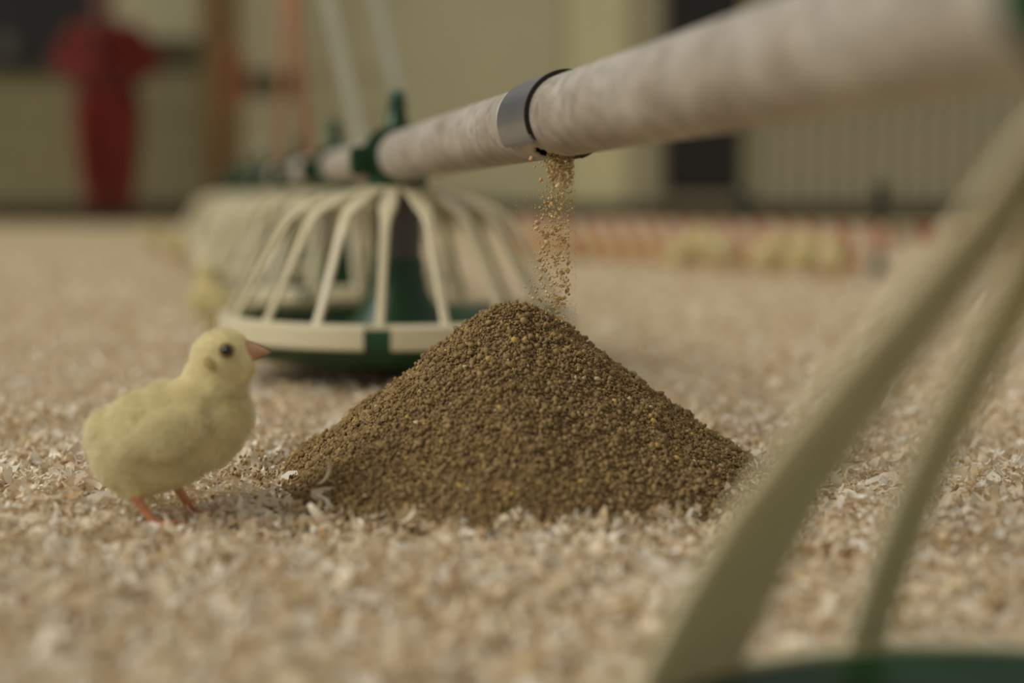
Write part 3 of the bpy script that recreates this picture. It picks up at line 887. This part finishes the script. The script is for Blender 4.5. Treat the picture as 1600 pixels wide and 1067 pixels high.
# ------------------------------------------------------------------ red and white tape pen
FA = Vector((.0, 4.45, 0)); FB = Vector((.84, 3.20, 0))
def tape(a, b, z0, z1, label, sag=.006, m='tape'):
    a = Vector(a); b = Vector(b); L = (b - a).length; n = 60
    v = []; f = []
    for i in range(n + 1):
        s = i / n * L; dz = -sag * abs(math.sin(s * 5.3)); dy = .004 * math.sin(s * 23)
        for zz, oy in ((z0, 0), (z1, 0), (z1, .0012), (z0, .0012)):
            v.append((s, dy + oy, zz + dz))
    for i in range(n):
        for k in range(4):
            l = (k + 1) % 4
            f.append((i * 4 + k, i * 4 + l, i * 4 + 4 + l, i * 4 + 4 + k))
    f.append((0, 1, 2, 3)); f.append(tuple(n * 4 + k for k in range(4))[::-1])
    o = link('barrier_tape', pyd('barrier_tape', v, f), None, M[m])
    o.location = (a.x, a.y, -.007); o.rotation_euler = (0, 0, math.atan2(b.y - a.y, b.x - a.x))
    tag(o, label, 'tape', 'tapes of the pen')
tape(FA, FB, .074, .124, 'upper red and white striped tape of the low pen at right')
tape(FA, FA + (FB - FA) * .95, .008, .068, 'lower red and tan striped tape of the low pen at right', .004, 'tape_low')
tape((FB.x + .005, FB.y - .003, 0), (1.5, 3.12, 0),   .076, .122, 'end run of striped tape reaching behind the nearest feeder', .004)
dirF = (FB - FA).normalized(); nrm = Vector((-dirF.y, dirF.x, 0))
if nrm.y < 0: nrm = -nrm
for i, (px, hh, lab) in enumerate([(905, .15, 'low dark stake at the left end of the tape pen'), (1152, .20, 'dark stake in the middle of the tape pen under the black door'),
                                   (1366, .215, 'tall dark stake at the right corner of the tape pen')]):
    # point on the fence line seen at that column
    best = min((abs(800 + (FA + dirF * s).x / (FA + dirF * s).y * F - px), s) for s in np.linspace(0, (FB - FA).length, 400))[1]
    p = FA + dirF * best + nrm * .016
    st = empty('fence_stake', (p.x, p.y, -.007), math.atan2(dirF.y, dirF.x))
    tag(st, lab, 'stake', 'stakes of the tape pen')
    link('stake_shaft', tube('stake_shaft', [(0, 0, -.01), (0, 0, hh - .03), (0, 0, hh - .012)], [.011, .010, .010], 10), st, M['stake'], True)
    link('stake_head', box('stake_head', -.018, .018, -.013, .013, hh - .05, hh, .006), st, M['stake'])
    link('stake_foot', lathe('stake_foot', [(0, .03), (.014, .026), (.024, .008), (.025, -.005)], 16), st, M['stake'], True)

# ------------------------------------------------------------------ person in red coverall
def make_person():
    P = at(172, 338, 11.0)
    root = empty('person', (P.x, P.y, float(litter_h(P.x, P.y))), 0)
    tag(root, 'person in a red coverall and dark boots, elbows out, by the back wall', 'person')
    one = (1, 1, 1); c = []
    # torso and pelvis (0 red, 1 skin, 2 boot); faces -y
    c += [((0, 0, 1.02), (0, 0, 1.20), .175, .175, (1.42, .85, 1), 0), ((0, 0, 1.20), (0, .0, 1.40), .170, .172, (1.22, .75, 1), 0),
          ((-.13, 0, 1.46), (.13, 0, 1.46), .075, .075, (1, 1, .95), 0), ((0, 0, .92), (0, 0, 1.0), .172, .172, (1.4, .88, 1), 0),
          ((0, .01, 1.50), (0, .01, 1.55), .066, .060, one, 0), ((0, 0, 1.54), (0, -.012, 1.63), .054, .052, one, 1),
          ((0, -.015, 1.70), (0, -.01, 1.735), .078, .083, (.93, 1.08, 1.08), 1), ((0, -.05, 1.645), (0, -.05, 1.67), .046, .055, (1, 1, 1), 1),
          ((0, -.112, 1.70), (0, -.103, 1.725), .013, .010, one, 1)]
    for s in (-1, 1):
        c += [((s * .085, -.005, 1.72), (s * .086, 0, 1.69), .016, .012, (.5, 1, 1.2), 1)]
        c += [((s * .125, 0, .90), (s * .12, -.01, .52), .145, .122, one, 0), ((s * .12, -.01, .52), (s * .095, .01, .17), .122, .092, one, 0),
              ((s * .085, .012, .20), (s * .085, .012, .07), .056, .054, one, 2), ((s * .085, .01, .055), (s * .095, -.155, .045), .050, .042, (1, 1, .9), 2)]
        sh = (s * .20, 0, 1.45); el = (s * .37, .07, 1.25); wr = (s * .235, -.105, 1.09)
        c += [(sh, el, .088, .076, one, 0), (el, (s * .235, -.06, 1.12), .078, .060, one, 0), ((s * .22, 0, 1.38), (s * .22, 0, 1.14), .075, .070, one, 0), ((s * .235, -.06, 1.10), wr, .032, .028, one, 3)]
        palm = (s * .175, -.150, 1.075)
        c += [(wr, palm, .028, .034, (1, .62, 1), 3)]
        for k, (dz, ln) in enumerate(((.026, .070), (.009, .080), (-.009, .074), (-.026, .058))):
            b0 = (palm[0] - s * .018, palm[1] - .010, palm[2] + dz)
            b1 = (b0[0] - s * ln * .55, b0[1] - .012, b0[2] - .010); b2 = (b1[0] - s * ln * .45, b1[1] + .006, b1[2] - .012)
            c += [(b0, b1, .0095, .0088, one, 3), (b1, b2, .0088, .0075, one, 3)]
        t0 = (wr[0] - s * .02, wr[1] - .03, wr[2] + .015)
        c += [(t0, (t0[0] - s * .015, t0[1] - .025, t0[2] + .045), .0115, .010, one, 3)]
    organic('body', c, .0065, 3, [M['coverall'], M['person_skin'], M['boot'], M['glove']], root)
    hc = [((0, .018, 1.745), (0, .022, 1.76), .088, .084, (.95, 1.05, .98), 0), ((0, .05, 1.68), (0, .05, 1.72), .060, .070, one, 0)]
    organic('hair', hc, .008, 3, [M['hair']], root)
    for s in (-1, 1):
        bm = bmesh.new(); bmesh.ops.create_uvsphere(bm, u_segments=12, v_segments=8, radius=.012)
        me = bpy.data.meshes.new('eye'); bm.to_mesh(me); bm.free()
        e = link('eye', me, root, M['eye'], True); e.location = (s * .031, -.089, 1.725)
    link('mouth', box('mouth', -.024, .024, -.107, -.095, 1.652, 1.660, .003), root, M['beak'])
    link('collar', lathe('collar', [(.078, 1.47), (.078, 1.56), (.072, 1.565), (.066, 1.475)], 20, closed=True), root, M['boot'], True)
    link('zip', box('zip', -.008, .008, -.160, -.110, 1.02, 1.48, .003), root, M['boot'])
make_person()
